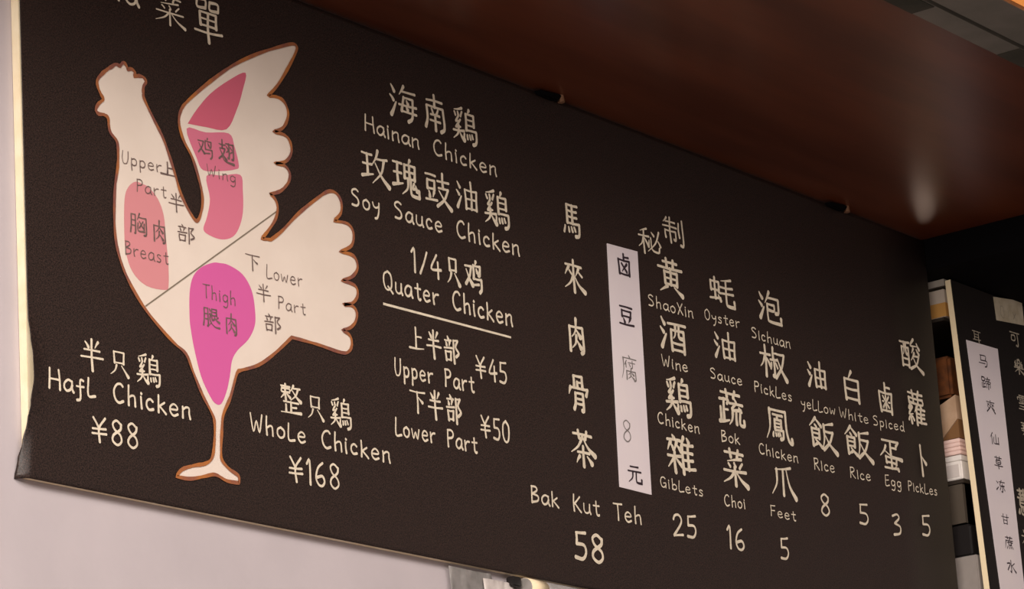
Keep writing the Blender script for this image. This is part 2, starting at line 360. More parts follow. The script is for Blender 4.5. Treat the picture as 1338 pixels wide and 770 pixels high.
'部': 'd26,2 32,12;n6,18 50,15;d14,24 18,36;t40,22 34,38;n0,48 54,43;n8,60 12,94;n8,60 46,58 46,58 42,90;n10,90 44,89;n66,12 66,100;n66,13 94,10 94,10 78,36 98,58 78,74',
'酒': 'd5.8,6 16.6,24;d0.7,36 12.2,50;b2.9,94 9.4,80 21.6,54;n29.4,19.2 98.6,15.4;n41,36.1 42.4,98.1;n41,36.1 89.9,34.2 89.9,34.2 88.5,98.1;t58.2,19.2 56.8,47.4 48.2,60.5;n71.2,19.2 71.2,53 85.6,56.8;n42.4,73.7 88.5,72.7;n42.4,95.3 88.5,94.4',
'酸': 'n0.9,18.6 45.1,15;n8.3,34.8 9.2,94.2;n8.3,34.8 39.6,33 39.6,33 38.6,94.2;t19.3,18.6 18.4,45.6 12.9,58.2;n27.6,18.6 27.6,51 36.8,54.6;n9.2,70.8 38.6,69.9;n9.2,91.5 38.6,90.6;t68,0 52,22 86,19;d82,10 92,28;t64,30 54,46;d78,30 90,44;t68,44 50,70;n64,54 88,52 88,52 74,80 46,98;k62,62 76,84 104,102',
'雜': 'd22,0 28,8;n2,14 50,11;t14,18 2,42;d16,26 24,38;t36,16 26,42;d38,26 50,40;n0,58 54,53;n26,44 26,100;t25,60 0,88;d30,60 50,80;t62.2,0 46,37.2;n55.7,23.5 55.7,98;d75.2,0 80.6,11.8;n55.7,19.6 96.8,17.6;n55.7,41.2 93.5,39.2;n55.7,60.8 93.5,58.8;n76.2,19.6 76.2,84.3;n55.7,85.3 100,81.3',
'雪': 'n20,4 80,3;n6,34 8,18 94,16 88,32;n50,4 50,46;m24,28 36,32;m64,28 76,32;m24,40 36,44;m64,40 76,44;n16,58 86,56 84,98;m20,76 84,75;n10,96 84,95',
'飯': 't26,0 2,30;d27,4 46,24;n10,36 12,90;t28,80 10,94;n10,36 38,35 38,35 36,64;m10,50 36,49;m10,64 36,63;d22,70 44,90;m22,22 28,30;t92,6 54,18;t56,16 56,60 46,96;n58,36 90,34 90,34 76,68 52,96;k60,48 76,76 102,100',
'馬': 'n24,6 24,62;n24,6 86,4;n54,6 54,62;n24,24 80,23;n24,42 80,41;n24,62 92,60 92,60 92,82 86,96 68,100;m10,74 2,94;m30,76 32,90;m46,74 52,88;m62,72 68,84',
'马': 'n18,8 82,6 74,48;n26,8 24,48;n24,50 92,48 88,90 68,98;n2,74 70,70',
'骨': 'n30,4 30,36;n30,4 70,3 70,3 70,36;n46,20 46,36;m46,20 70,19;t12,38 2,58;n12,38 94,36 94,36 86,54;n33.7,52 32.6,80 24,99;n33.7,52 69.4,51.5 69.4,51.5 70.4,95 61.8,99.5;n34.8,67 69.4,66.5;n34.8,81 69.4,80.5',
'鳳': 't18,6 16,60 0,98;n18,6 82,4 82,4 82,60 90,92 102,98 102,84;n30,20 68,19;t47.2,26 41.6,34.6;n36.1,35.2 36.1,66.9;n36.1,35.2 61.9,34.6 61.9,34.6 61,56.4;m36.1,45.8 60,45.1;m36.1,56.4 60,55.7;n36.1,66.9 68.3,65.6 68.3,65.6 68.3,81.4 64.6,89.4 56.4,92;m28.8,74.8 26.9,86.7;m38,76.2 38.9,84.1;m46.2,74.8 48.1,82.8;m53.6,73.5 56.4,80.8',
'鷄': 't42,2 25,8.8 10,12.7;m11,18.6 15,28.4;m24,16.7 25.5,26.5;m41,13.7 35,27.4;m26,29.4 15,46.1 15,46.1 30,43.1;m33,37.2 14,62.7 14,62.7 33,58.8;n3,73.5 47,67.6;t25,56.8 21,80.4 2,98;k26,71.5 36,86.2 46,95.1;t69.8,2 63,14.7;n56.3,15.7 56.3,62.8;n56.3,15.7 87.7,14.7 87.7,14.7 86.6,47.1;m56.3,31.4 85.4,30.4;m56.3,47.1 85.4,46.1;n56.3,62.8 95.5,60.8 95.5,60.8 95.5,84.3 91,96.1 81,100;m47.4,74.5 45.1,92.2;m58.6,76.5 59.7,88.2;m68.6,74.5 70.9,86.3;m77.6,72.6 81,83.3',
'鸡': 'n2.6,22.4 38.7,20.3 38.7,20.3 27.3,53.2 4.4,82.6;k8.8,33.6 24.6,61.6 43.1,81.2;t66.4,0 60.4,13;n50.8,15 89.2,14 89.2,14 85.6,42 78.4,44;n50.8,14 50.8,58;d67.6,24 73.6,36;n50.8,58 94,56 94,56 92.8,88 82,100;n41.2,80 78.4,74',
'鹵': 'n50,0 50,30;n50,14 80,12;n12,32 18,96;n12,32 90,30 90,30 84,98;n18,92 84,91;m32,44 68,80;m70,42 32,82;m50,40 50,50;m50,72 50,84;m28,62 36,62;m66,62 76,61',
'黄': 'n22,10 78,8;n36,0 38,24;n64,0 62,24;n2,28 98,24;n26,38 28,74;n26,38 76,37 76,37 74,74;m26,56 74,55;n28,74 74,73;n50,26 50,74;t36,80 4,100;k62,80 94,100',
}
# lettering: (parent, material, label, stroke width, glyph placements in millimetres on the board: origin, unit across, unit down)
LETTERING = [
('menu', 'white_paint', 'white lettering of the heading, cut off by the top of the board', 0.088, """M 3487.3 3505.8 0.742 0.025 -0.000 -0.483
e 3541.2 3507.6 0.755 0.026 0.000 -0.487
n 3582.4 3509.0 0.764 0.026 0.000 -0.490
u 3622.5 3510.3 0.774 0.026 0.000 -0.492"""),
('menu', 'white_paint', 'white characters of the heading above the drawn wing', 0.07, """菜 3692.6 3500.7 0.668 0.002 0.001 -0.500
單 3782.2 3515.6 0.639 0.003 0.001 -0.714"""),
('menu', 'white_paint', 'white characters of the topmost dish name', 0.088, """海 4264.1 3491.5 0.705 0.003 0.001 -0.604
南 4354.6 3494.9 0.594 0.003 0.001 -0.621
鷄 4432.0 3491.8 0.691 0.003 0.001 -0.612"""),
('menu', 'white_paint', 'white lettering reading Hainan Chicken', 0.115, """H 4192.7 3417.4 0.473 -0.000 0.000 -0.276
a 4223.3 3417.3 0.477 -0.000 0.000 -0.278
i 4250.4 3417.3 0.481 -0.000 0.000 -0.278
n 4263.3 3417.3 0.482 -0.000 -0.000 -0.279
a 4288.7 3417.3 0.486 -0.000 0.000 -0.280
n 4316.3 3417.2 0.489 -0.000 0.000 -0.281
C 4375.0 3417.2 0.497 -0.000 0.000 -0.283
h 4406.2 3417.1 0.502 -0.000 -0.000 -0.284
i 4433.7 3417.1 0.505 -0.000 0.000 -0.285
c 4447.3 3417.1 0.507 -0.000 0.000 -0.285
k 4473.0 3417.1 0.511 -0.000 0.000 -0.286
e 4501.0 3417.0 0.515 -0.000 0.000 -0.287
n 4529.2 3417.0 0.518 -0.000 0.000 -0.288"""),
('menu', 'white_paint', 'white characters above the words Soy Sauce Chicken', 0.088, """玫 4178.4 3360.1 0.707 0.003 0.001 -0.597
瑰 4259.2 3362.4 0.699 0.003 0.001 -0.633
豉 4345.4 3358.4 0.695 0.003 0.001 -0.604
油 4432.2 3360.5 0.609 0.002 0.001 -0.534
鷄 4507.9 3360.8 0.721 0.003 0.001 -0.630"""),
('menu', 'white_paint', 'white lettering reading Soy Sauce Chicken', 0.115, """S 4146.4 3281.6 0.463 0.007 0.000 -0.297
o 4175.4 3282.0 0.467 0.007 0.000 -0.298
y 4201.0 3282.3 0.470 0.007 0.000 -0.299
S 4257.3 3283.1 0.477 0.007 0.000 -0.301
a 4287.3 3283.5 0.481 0.007 0.000 -0.302
u 4314.6 3283.9 0.485 0.007 0.000 -0.304
c 4341.2 3284.3 0.489 0.007 0.000 -0.305
e 4366.0 3284.6 0.492 0.007 0.000 -0.306
C 4426.0 3285.4 0.500 0.007 0.000 -0.308
h 4457.4 3285.9 0.505 0.007 0.000 -0.309
i 4485.1 3286.3 0.508 0.007 0.000 -0.310
c 4498.7 3286.4 0.510 0.007 -0.000 -0.311
k 4524.6 3286.8 0.514 0.007 -0.000 -0.312
e 4552.7 3287.2 0.518 0.007 0.000 -0.313
n 4581.1 3287.6 0.522 0.007 0.000 -0.314"""),
('menu', 'white_paint', 'white writing reading 1/4 with two characters', 0.1, """1 4296.1 3211.3 0.612 0.001 0.000 -0.405
/ 4318.6 3211.4 0.616 0.001 0.000 -0.406
4 4347.4 3211.4 0.621 0.001 -0.000 -0.408
只 4391.2 3216.2 0.356 0.001 0.000 -0.468
鸡 4441.9 3221.2 0.482 0.002 0.001 -0.531"""),
('menu', 'white_paint', 'white lettering reading Quater Chicken', 0.115, """Q 4218.3 3156.9 0.450 0.003 0.000 -0.322
u 4249.2 3157.1 0.454 0.003 0.000 -0.323
a 4274.1 3157.3 0.457 0.003 -0.000 -0.324
t 4300.1 3157.4 0.461 0.003 0.000 -0.325
e 4322.5 3157.5 0.463 0.003 0.000 -0.326
r 4347.9 3157.7 0.467 0.003 0.000 -0.327
C 4402.0 3158.0 0.474 0.003 0.000 -0.330
h 4431.7 3158.2 0.478 0.003 -0.000 -0.331
i 4457.9 3158.3 0.481 0.003 -0.000 -0.332
c 4470.8 3158.4 0.483 0.003 0.000 -0.333
k 4495.3 3158.5 0.486 0.003 -0.000 -0.334
e 4521.9 3158.7 0.490 0.003 0.000 -0.335
n 4548.7 3158.9 0.493 0.003 0.000 -0.336"""),
('menu', 'white_paint', 'white characters above the words Upper Part', 0.095, """上 4278.6 3075.3 0.391 0.001 0.000 -0.390
半 4325.1 3078.5 0.390 0.001 0.000 -0.470
部 4372.0 3076.5 0.396 0.001 0.000 -0.447"""),
('menu', 'white_paint', 'white lettering reading Upper Part', 0.115, """U 4236.1 3014.1 0.384 0.012 0.000 -0.293
p 4258.6 3014.8 0.387 0.012 0.000 -0.294
p 4279.8 3015.4 0.389 0.012 0.000 -0.294
e 4301.2 3016.1 0.391 0.012 -0.000 -0.295
r 4322.6 3016.7 0.394 0.012 0.000 -0.296
P 4368.3 3018.1 0.399 0.012 0.000 -0.298
a 4390.9 3018.8 0.401 0.012 0.000 -0.299
r 4413.7 3019.5 0.404 0.013 0.000 -0.300
t 4433.4 3020.1 0.406 0.013 0.000 -0.301"""),
('menu', 'white_paint', 'white price reading ¥45', 0.1, """¥ 4455.0 3056.0 0.493 0.003 0.000 -0.368
4 4490.9 3056.2 0.498 0.003 -0.000 -0.370
5 4520.1 3056.3 0.502 0.003 0.000 -0.371"""),
('menu', 'white_paint', 'white characters above the words Lower Part', 0.095, """下 4272.2 2969.0 0.409 0.001 0.000 -0.388
半 4319.7 2974.2 0.388 0.001 0.000 -0.470
部 4368.7 2975.9 0.392 0.001 0.000 -0.473"""),
('menu', 'white_paint', 'white lettering reading Lower Part', 0.115, """L 4229.5 2914.1 0.388 0.006 0.000 -0.290
o 4250.0 2914.4 0.391 0.006 0.000 -0.290
w 4271.4 2914.7 0.393 0.006 0.000 -0.291
e 4297.6 2915.1 0.396 0.006 0.000 -0.292
r 4319.3 2915.4 0.398 0.006 0.000 -0.293
P 4365.5 2916.1 0.404 0.006 0.000 -0.295
a 4388.4 2916.4 0.406 0.006 0.000 -0.296
r 4411.5 2916.7 0.409 0.006 0.000 -0.297
t 4431.4 2917.0 0.411 0.006 0.000 -0.298"""),
('menu', 'white_paint', 'white price reading ¥50', 0.1, """¥ 4459.6 2954.5 0.456 -0.002 -0.000 -0.365
5 4492.8 2954.3 0.460 -0.002 0.000 -0.366
0 4518.9 2954.2 0.463 -0.002 0.000 -0.368"""),
('menu', 'white_paint', 'white characters above the words Hafl Chicken', 0.085, """半 3504.9 2918.2 0.476 0.002 0.001 -0.465
只 3566.1 2911.1 0.406 0.001 0.000 -0.378
鷄 3622.4 2916.6 0.525 0.002 0.001 -0.458"""),
('menu', 'white_paint', 'white lettering reading Hafl Chicken', 0.115, """H 3438.4 2861.2 0.452 0.003 0.000 -0.291
a 3467.6 2861.4 0.456 0.003 -0.000 -0.292
f 3493.5 2861.6 0.460 0.003 0.000 -0.293
l 3516.8 2861.7 0.463 0.003 0.000 -0.294
C 3571.5 2862.0 0.471 0.003 -0.000 -0.297
h 3601.0 2862.2 0.476 0.003 0.000 -0.298
i 3627.1 2862.3 0.480 0.003 0.000 -0.299
c 3639.9 2862.4 0.482 0.003 0.000 -0.300
k 3664.3 2862.5 0.485 0.003 0.000 -0.301
e 3690.9 2862.7 0.489 0.003 0.000 -0.302
n 3717.7 2862.9 0.493 0.003 0.000 -0.303"""),
('menu', 'white_paint', 'white price reading ¥88', 0.1, """¥ 3523.2 2803.2 0.557 0.018 0.000 -0.360
8 3563.6 2804.5 0.564 0.018 0.000 -0.362
8 3596.7 2805.6 0.570 0.018 0.000 -0.364"""),
('menu', 'white_paint', 'white characters above the words Whole Chicken', 0.085, """整 3947.6 2923.3 0.481 0.002 0.001 -0.467
只 4010.2 2916.5 0.401 0.001 0.000 -0.385
鷄 4065.5 2922.0 0.533 0.002 0.001 -0.470"""),
('menu', 'white_paint', 'white lettering reading Whole Chicken', 0.115, """W 3872.3 2864.6 0.460 0.002 -0.000 -0.286
h 3908.5 2864.8 0.465 0.002 0.000 -0.288
o 3934.0 2864.9 0.468 0.002 -0.000 -0.289
l 3959.6 2865.0 0.472 0.002 0.000 -0.290
e 3983.6 2865.1 0.475 0.002 0.000 -0.291
C 4041.6 2865.3 0.484 0.002 0.000 -0.293
h 4071.9 2865.5 0.488 0.002 0.000 -0.294
i 4098.6 2865.6 0.492 0.002 0.000 -0.295
c 4111.8 2865.6 0.494 0.002 0.000 -0.296
k 4136.9 2865.8 0.497 0.002 0.000 -0.297
e 4164.1 2865.9 0.501 0.002 0.000 -0.298
n 4191.5 2866.0 0.505 0.002 0.000 -0.299"""),
('menu', 'white_paint', 'white price reading ¥168', 0.1, """¥ 3959.0 2809.7 0.575 0.017 0.000 -0.384
1 4000.8 2810.9 0.582 0.018 0.000 -0.386
6 4022.2 2811.6 0.586 0.018 0.000 -0.387
8 4055.4 2812.6 0.592 0.018 0.000 -0.389"""),
('chicken', 'pen', 'dark pen characters on the wing', 0.078, """鸡 3777.2 3285.1 0.351 0.001 0.000 -0.314
翅 3825.1 3291.1 0.353 0.001 0.000 -0.366"""),
('chicken', 'pen', 'dark pen lettering reading Wing', 0.075, """W 3795.7 3243.8 0.334 0.007 -0.000 -0.184
i 3822.0 3244.3 0.336 0.007 0.000 -0.185
n 3831.1 3244.5 0.337 0.007 -0.000 -0.185
g 3848.9 3244.8 0.339 0.007 -0.000 -0.186"""),
('chicken', 'pen', 'dark pen lettering reading Upper Part', 0.075, """U 3605.5 3223.0 0.333 0.015 0.000 -0.203
p 3625.2 3223.9 0.336 0.015 0.000 -0.203
p 3643.5 3224.7 0.337 0.015 0.000 -0.204
e 3662.0 3225.6 0.339 0.016 0.000 -0.204
r 3680.6 3226.4 0.341 0.016 0.000 -0.205
P 3635.3 3185.4 0.329 0.018 -0.000 -0.203
a 3654.0 3186.4 0.331 0.018 0.000 -0.203
r 3672.8 3187.4 0.333 0.018 0.000 -0.204
t 3689.1 3188.3 0.335 0.018 0.000 -0.204"""),
('chicken', 'pen', 'dark pen characters running down beside the words Upper Part', 0.078, """半 3705.9 3180.3 0.345 0.001 0.000 -0.288
部 3724.0 3134.8 0.380 0.001 0.000 -0.284"""),
('chicken', 'pen', 'thick dark pen character beside the word Upper', 0.13, """上 3690.5 3226.5 0.330 0.001 0.000 -0.218"""),
('chicken', 'pen', 'dark pen characters on the breast', 0.078, """胸 3619.5 3130.9 0.368 0.001 0.000 -0.327
肉 3667.7 3128.9 0.304 0.001 0.000 -0.340"""),
('chicken', 'pen', 'dark pen lettering reading Breast', 0.075, """B 3605.6 3083.1 0.309 0.008 0.000 -0.212
r 3623.8 3083.6 0.311 0.008 -0.000 -0.212
e 3638.9 3084.0 0.312 0.009 0.000 -0.213
a 3656.1 3084.5 0.314 0.009 0.000 -0.213
s 3673.9 3085.0 0.316 0.009 0.000 -0.214
t 3689.3 3085.4 0.317 0.009 -0.000 -0.214"""),
('chicken', 'pen', 'dark pen lettering reading Thigh', 0.075, """T 3775.7 3050.1 0.311 -0.001 0.000 -0.216
h 3794.6 3050.1 0.313 -0.001 0.000 -0.217
i 3811.8 3050.0 0.315 -0.001 -0.000 -0.217
g 3820.3 3050.0 0.316 -0.001 0.000 -0.217
h 3837.6 3050.0 0.317 -0.001 -0.000 -0.218"""),
('chicken', 'pen', 'dark pen characters on the thigh', 0.078, """腿 3774.9 3015.1 0.365 0.001 0.000 -0.315
肉 3824.3 3013.3 0.281 0.001 0.000 -0.329"""),
('chicken', 'pen', 'dark pen lettering reading Lower Part', 0.075, """L 3926.2 3109.8 0.322 0.008 -0.000 -0.222
o 3943.2 3110.2 0.324 0.008 0.000 -0.222
w 3961.0 3110.6 0.326 0.008 0.000 -0.223
e 3982.8 3111.1 0.328 0.008 0.000 -0.224
r 4000.7 3111.5 0.330 0.008 0.000 -0.224
P 3950.5 3063.9 0.332 0.007 -0.000 -0.209
a 3969.3 3064.3 0.334 0.007 -0.000 -0.210
r 3988.3 3064.6 0.336 0.007 -0.000 -0.210
t 4004.7 3065.0 0.337 0.007 0.000 -0.211"""),
('chicken', 'pen', 'dark pen characters running down beside the words Lower Part', 0.078, """下 3877.9 3119.8 0.343 0.001 0.000 -0.274
半 3900.1 3075.1 0.344 0.001 0.000 -0.276
部 3917.0 3030.6 0.380 0.001 0.000 -0.296"""),
('menu', 'white_paint', 'white characters of the dish Bak Kut Teh', 0.1, """馬 4740.5 3386.0 0.514 0.002 0.001 -0.592
來 4729.7 3280.4 0.626 0.002 0.001 -0.574
肉 4729.8 3172.9 0.508 0.002 0.001 -0.606
骨 4719.2 3070.4 0.616 0.003 0.001 -0.631
茶 4717.0 2971.7 0.704 0.003 0.001 -0.635"""),
('menu', 'white_paint', 'white lettering reading Bak Kut Teh', 0.115, """B 4588.3 2853.3 0.508 0.008 -0.000 -0.289
a 4618.2 2853.8 0.512 0.008 0.000 -0.290
k 4647.2 2854.3 0.516 0.008 0.000 -0.291
K 4710.1 2855.3 0.525 0.009 0.000 -0.293
u 4739.9 2855.8 0.529 0.009 -0.000 -0.294
t 4768.9 2856.3 0.533 0.009 0.000 -0.296
T 4830.7 2857.3 0.542 0.009 0.000 -0.298
e 4863.6 2857.8 0.547 0.009 -0.000 -0.299
h 4893.5 2858.3 0.551 0.009 0.000 -0.300"""),
('menu', 'white_paint', 'white price reading 58', 0.12, """5 4704.2 2789.9 0.879 0.024 0.000 -0.476
8 4754.0 2791.2 0.891 0.024 -0.000 -0.479"""),
('strip1', 'ink', 'black ink characters reading down the strip', 0.125, """卤 4895.6 3323.1 0.477 0.001 0.000 -0.415
豆 4890.9 3227.2 0.478 0.001 0.000 -0.388
元 4882.6 2933.9 0.433 0.001 0.000 -0.330"""),
('strip1', 'grey_ink', 'thin grey character and the digit 8', 0.06, """腐 4887.6 3134.5 0.494 0.001 0.000 -0.456
8 4875.9 3011.0 0.626 0.068 0.000 -0.386"""),
('menu', 'white_paint', 'white characters of the chicken dish priced 25', 0.09, """秘 4973.8 3389.7 0.721 0.002 0.001 -0.494
制 5054.8 3426.1 0.686 0.002 0.001 -0.491"""),
('menu', 'white_paint', 'white characters running down the dish priced 25', 0.105, """黄 5028.8 3342.1 0.813 0.003 0.001 -0.643
酒 5022.7 3230.7 0.836 0.003 0.001 -0.628
鷄 5021.3 3118.3 0.853 0.004 0.001 -0.671
雜 5015.3 3009.1 0.873 0.004 0.001 -0.685"""),
('menu', 'white_paint', 'small white lettering reading ShaoXin Wine Chicken Giblets', 0.11, """S 4988.9 3262.9 0.409 0.008 0.000 -0.215
h 5014.5 3263.4 0.412 0.008 0.000 -0.215
a 5037.1 3263.8 0.414 0.008 0.000 -0.216
o 5060.6 3264.3 0.416 0.008 0.000 -0.217
X 5083.4 3264.7 0.419 0.008 0.000 -0.217
i 5107.2 3265.2 0.421 0.008 0.000 -0.218
n 5118.6 3265.4 0.422 0.008 0.000 -0.218
W 5018.7 3155.4 0.417 0.008 0.000 -0.213
i 5051.6 3156.1 0.420 0.009 0.000 -0.214
n 5062.9 3156.3 0.422 0.009 0.000 -0.215
e 5085.2 3156.7 0.424 0.009 0.000 -0.215
C 4992.0 3044.8 0.380 0.004 -0.000 -0.211
h 5015.9 3045.0 0.383 0.004 -0.000 -0.211
i 5036.9 3045.2 0.385 0.004 -0.000 -0.212
c 5047.2 3045.3 0.386 0.004 0.000 -0.212
k 5066.8 3045.5 0.388 0.004 0.000 -0.213
e 5088.1 3045.7 0.390 0.004 0.000 -0.213
n 5109.5 3045.9 0.392 0.004 0.000 -0.214
G 4983.9 2926.1 0.402 0.004 0.000 -0.194
i 5009.1 2926.3 0.404 0.004 0.000 -0.195
b 5020.0 2926.5 0.405 0.004 0.000 -0.195
L 5042.2 2926.7 0.408 0.004 0.000 -0.196
e 5063.7 2926.9 0.410 0.004 0.000 -0.196
t 5086.2 2927.1 0.412 0.004 0.000 -0.197
s 5106.4 2927.3 0.414 0.004 0.000 -0.197"""),
('menu', 'white_paint', 'white price reading 25', 0.11, """2 5013.5 2860.8 0.759 0.061 0.000 -0.402
5 5056.5 2864.2 0.768 0.061 0.000 -0.404"""),
('menu', 'white_paint', 'white characters running down the dish priced 16', 0.105, """蚝 5198.8 3342.7 0.829 0.003 0.001 -0.556
油 5200.2 3235.3 0.752 0.003 0.001 -0.542
蔬 5197.1 3124.7 0.838 0.003 0.001 -0.662
菜 5194.9 3012.3 0.808 0.003 0.001 -0.683"""),
('menu', 'white_paint', 'small white lettering reading Oyster Sauce Bok Choi', 0.11, """O 5174.2 3270.1 0.391 0.014 0.000 -0.205
y 5198.0 3270.9 0.393 0.014 -0.000 -0.206
s 5218.8 3271.7 0.395 0.014 0.000 -0.206
t 5238.1 3272.4 0.397 0.014 -0.000 -0.207
e 5257.5 3273.1 0.399 0.015 0.000 -0.207
r 5279.4 3273.9 0.401 0.015 0.000 -0.208
S 5176.3 3158.1 0.403 0.014 0.000 -0.203
a 5201.6 3159.0 0.405 0.014 0.000 -0.204
u 5224.6 3159.8 0.408 0.015 0.000 -0.204
c 5247.0 3160.6 0.410 0.015 0.000 -0.205
e 5267.8 3161.4 0.412 0.015 0.000 -0.205
B 5197.9 3043.1 0.398 0.025 0.000 -0.216
o 5221.3 3044.5 0.400 0.025 -0.000 -0.217
k 5243.2 3045.9 0.402 0.025 -0.000 -0.217
C 5190.6 2921.6 0.371 0.021 0.000 -0.214
h 5213.9 2922.9 0.373 0.021 0.000 -0.214
o 5234.4 2924.1 0.375 0.021 0.000 -0.215
i 5254.9 2925.3 0.377 0.022 0.000 -0.215"""),
('menu', 'white_paint', 'white price reading 16', 0.11, """1 5189.4 2863.2 0.730 0.026 0.000 -0.410
6 5216.2 2864.1 0.735 0.026 -0.000 -0.412"""),
('menu', 'white_paint', 'white characters running down the chicken feet dish', 0.105, """泡 5368.3 3345.2 0.774 0.003 0.001 -0.609
椒 5355.7 3235.1 0.906 0.003 0.001 -0.593
鳳 5357.2 3115.0 0.873 0.003 0.001 -0.631
爪 5357.6 3004.8 0.851 0.003 0.001 -0.580"""),
('menu', 'white_paint', 'small white lettering reading Sichuan Pickles Chicken Feet', 0.11, """S 5331.7 3263.4 0.391 0.006 -0.000 -0.209
I 5356.2 3263.8 0.393 0.006 0.000 -0.209
c 5366.8 3264.0 0.394 0.006 0.000 -0.209
h 5386.9 3264.3 0.396 0.006 0.000 -0.210
u 5408.6 3264.6 0.398 0.006 0.000 -0.210
a 5430.5 3265.0 0.401 0.006 0.000 -0.211
n 5453.2 3265.3 0.403 0.006 -0.000 -0.211
P 5326.5 3158.7 0.390 0.003 0.000 -0.207
i 5348.7 3158.8 0.392 0.003 -0.000 -0.207
c 5359.2 3158.9 0.393 0.003 0.000 -0.207
k 5379.2 3159.1 0.395 0.003 0.000 -0.208
L 5400.8 3159.2 0.397 0.003 0.000 -0.208
e 5421.8 3159.4 0.399 0.003 0.000 -0.209
s 5443.6 3159.6 0.401 0.003 0.000 -0.209
C 5324.1 3037.8 0.391 0.009 -0.000 -0.204
h 5348.7 3038.3 0.393 0.009 0.000 -0.205
I 5370.2 3038.8 0.395 0.009 0.000 -0.206
c 5380.8 3039.0 0.396 0.009 0.000 -0.206
k 5401.0 3039.4 0.398 0.009 0.000 -0.206
e 5422.8 3039.9 0.400 0.009 -0.000 -0.207
n 5444.8 3040.4 0.403 0.009 0.000 -0.207
F 5346.1 2923.0 0.432 0.009 0.000 -0.203
e 5370.6 2923.5 0.435 0.009 0.000 -0.204
e 5394.5 2924.0 0.438 0.009 0.000 -0.204
t 5418.5 2924.5 0.440 0.009 0.000 -0.205"""),
('menu', 'white_paint', 'white price reading 5 under the word Feet', 0.1, """5 5368.1 2863.6 0.739 0.062 0.000 -0.405"""),
('menu', 'white_paint', 'white characters of the yellow rice', 0.11, """油 5525.3 3234.3 0.697 0.002 0.001 -0.547
飯 5512.3 3119.8 0.961 0.004 0.001 -0.620"""),
('menu', 'white_paint', 'small white lettering reading Yellow Rice', 0.1, """y 5489.9 3154.4 0.386 0.012 -0.000 -0.210
e 5510.3 3155.0 0.388 0.012 0.000 -0.211
L 5531.6 3155.7 0.390 0.012 -0.000 -0.211
L 5552.2 3156.3 0.392 0.012 -0.000 -0.212
o 5572.9 3156.9 0.394 0.012 -0.000 -0.212
w 5594.5 3157.6 0.396 0.012 0.000 -0.213
R 5517.7 3038.8 0.417 0.020 0.000 -0.224
I 5543.1 3040.0 0.419 0.021 -0.000 -0.225
c 5554.3 3040.6 0.420 0.021 0.000 -0.225
e 5575.7 3041.6 0.422 0.021 0.000 -0.226"""),
('menu', 'white_paint', 'white price reading 8', 0.1, """8 5527.9 2968.7 0.800 0.079 -0.000 -0.416"""),
('menu', 'white_paint', 'white characters of the white rice', 0.11, """白 5652.2 3236.1 0.707 0.003 0.001 -0.616
飯 5641.7 3122.8 0.990 0.004 0.001 -0.614"""),
('menu', 'white_paint', 'small white lettering reading White Rice', 0.1, """W 5629.9 3155.9 0.433 0.015 -0.000 -0.198
h 5664.0 3157.1 0.436 0.015 0.000 -0.199
I 5687.9 3157.9 0.439 0.015 -0.000 -0.200
t 5699.7 3158.3 0.440 0.015 -0.000 -0.200
e 5721.2 3159.0 0.442 0.015 0.000 -0.201
R 5649.7 3040.2 0.430 0.021 0.000 -0.212
I 5675.9 3041.4 0.433 0.021 0.000 -0.213
c 5687.5 3042.0 0.434 0.021 -0.000 -0.213
e 5709.5 3043.1 0.436 0.021 0.000 -0.214"""),
('menu', 'white_paint', 'white price reading 5 under the white rice', 0.1, """5 5668.4 2970.1 0.860 0.049 0.000 -0.407"""),
('menu', 'white_paint', 'white characters of the spiced egg', 0.1, """鹵 5785.1 3233.5 0.611 0.002 0.001 -0.609
蛋 5774.0 3120.7 0.840 0.003 0.001 -0.629"""),
('menu', 'white_paint', 'small white lettering reading Spiced Egg', 0.1, """S 5757.1 3159.3 0.412 0.023 -0.000 -0.201
p 5783.0 3160.8 0.415 0.023 0.000 -0.202
I 5805.7 3162.1 0.417 0.024 0.000 -0.202
c 5817.0 3162.7 0.418 0.024 -0.000 -0.203
e 5838.2 3163.9 0.420 0.024 0.000 -0.203
d 5861.3 3165.2 0.423 0.024 0.000 -0.204
E 5783.2 3044.3 0.411 0.019 -0.000 -0.215
g 5805.7 3045.3 0.413 0.019 0.000 -0.216
g 5828.4 3046.3 0.415 0.019 0.000 -0.217"""),
('menu', 'white_paint', 'white price reading 3', 0.1, """3 5794.9 2967.6 0.829 0.073 0.000 -0.428"""),
('menu', 'white_paint', 'white characters running down the rightmost dish', 0.09, """酸 5893.9 3347.4 0.831 0.003 0.001 -0.649
蘿 5900.9 3238.6 0.703 0.003 0.001 -0.700
卜 5922.2 3126.3 0.355 0.001 0.000 -0.621"""),
('menu', 'white_paint', 'small white lettering reading Pickles under the rightmost dish', 0.1, """P 5872.4 3044.7 0.345 0.017 -0.000 -0.202
I 5892.1 3045.7 0.347 0.017 0.000 -0.202
c 5901.4 3046.1 0.348 0.017 0.000 -0.203
k 5919.1 3047.0 0.349 0.017 0.000 -0.203
L 5938.2 3047.9 0.351 0.017 -0.000 -0.204
e 5956.7 3048.8 0.352 0.017 0.000 -0.204
s 5976.0 3049.7 0.354 0.017 0.000 -0.204"""),
('menu', 'white_paint', 'white price reading 5 under the rightmost dish', 0.1, """5 5910.4 2980.0 0.846 0.078 0.000 -0.419"""),
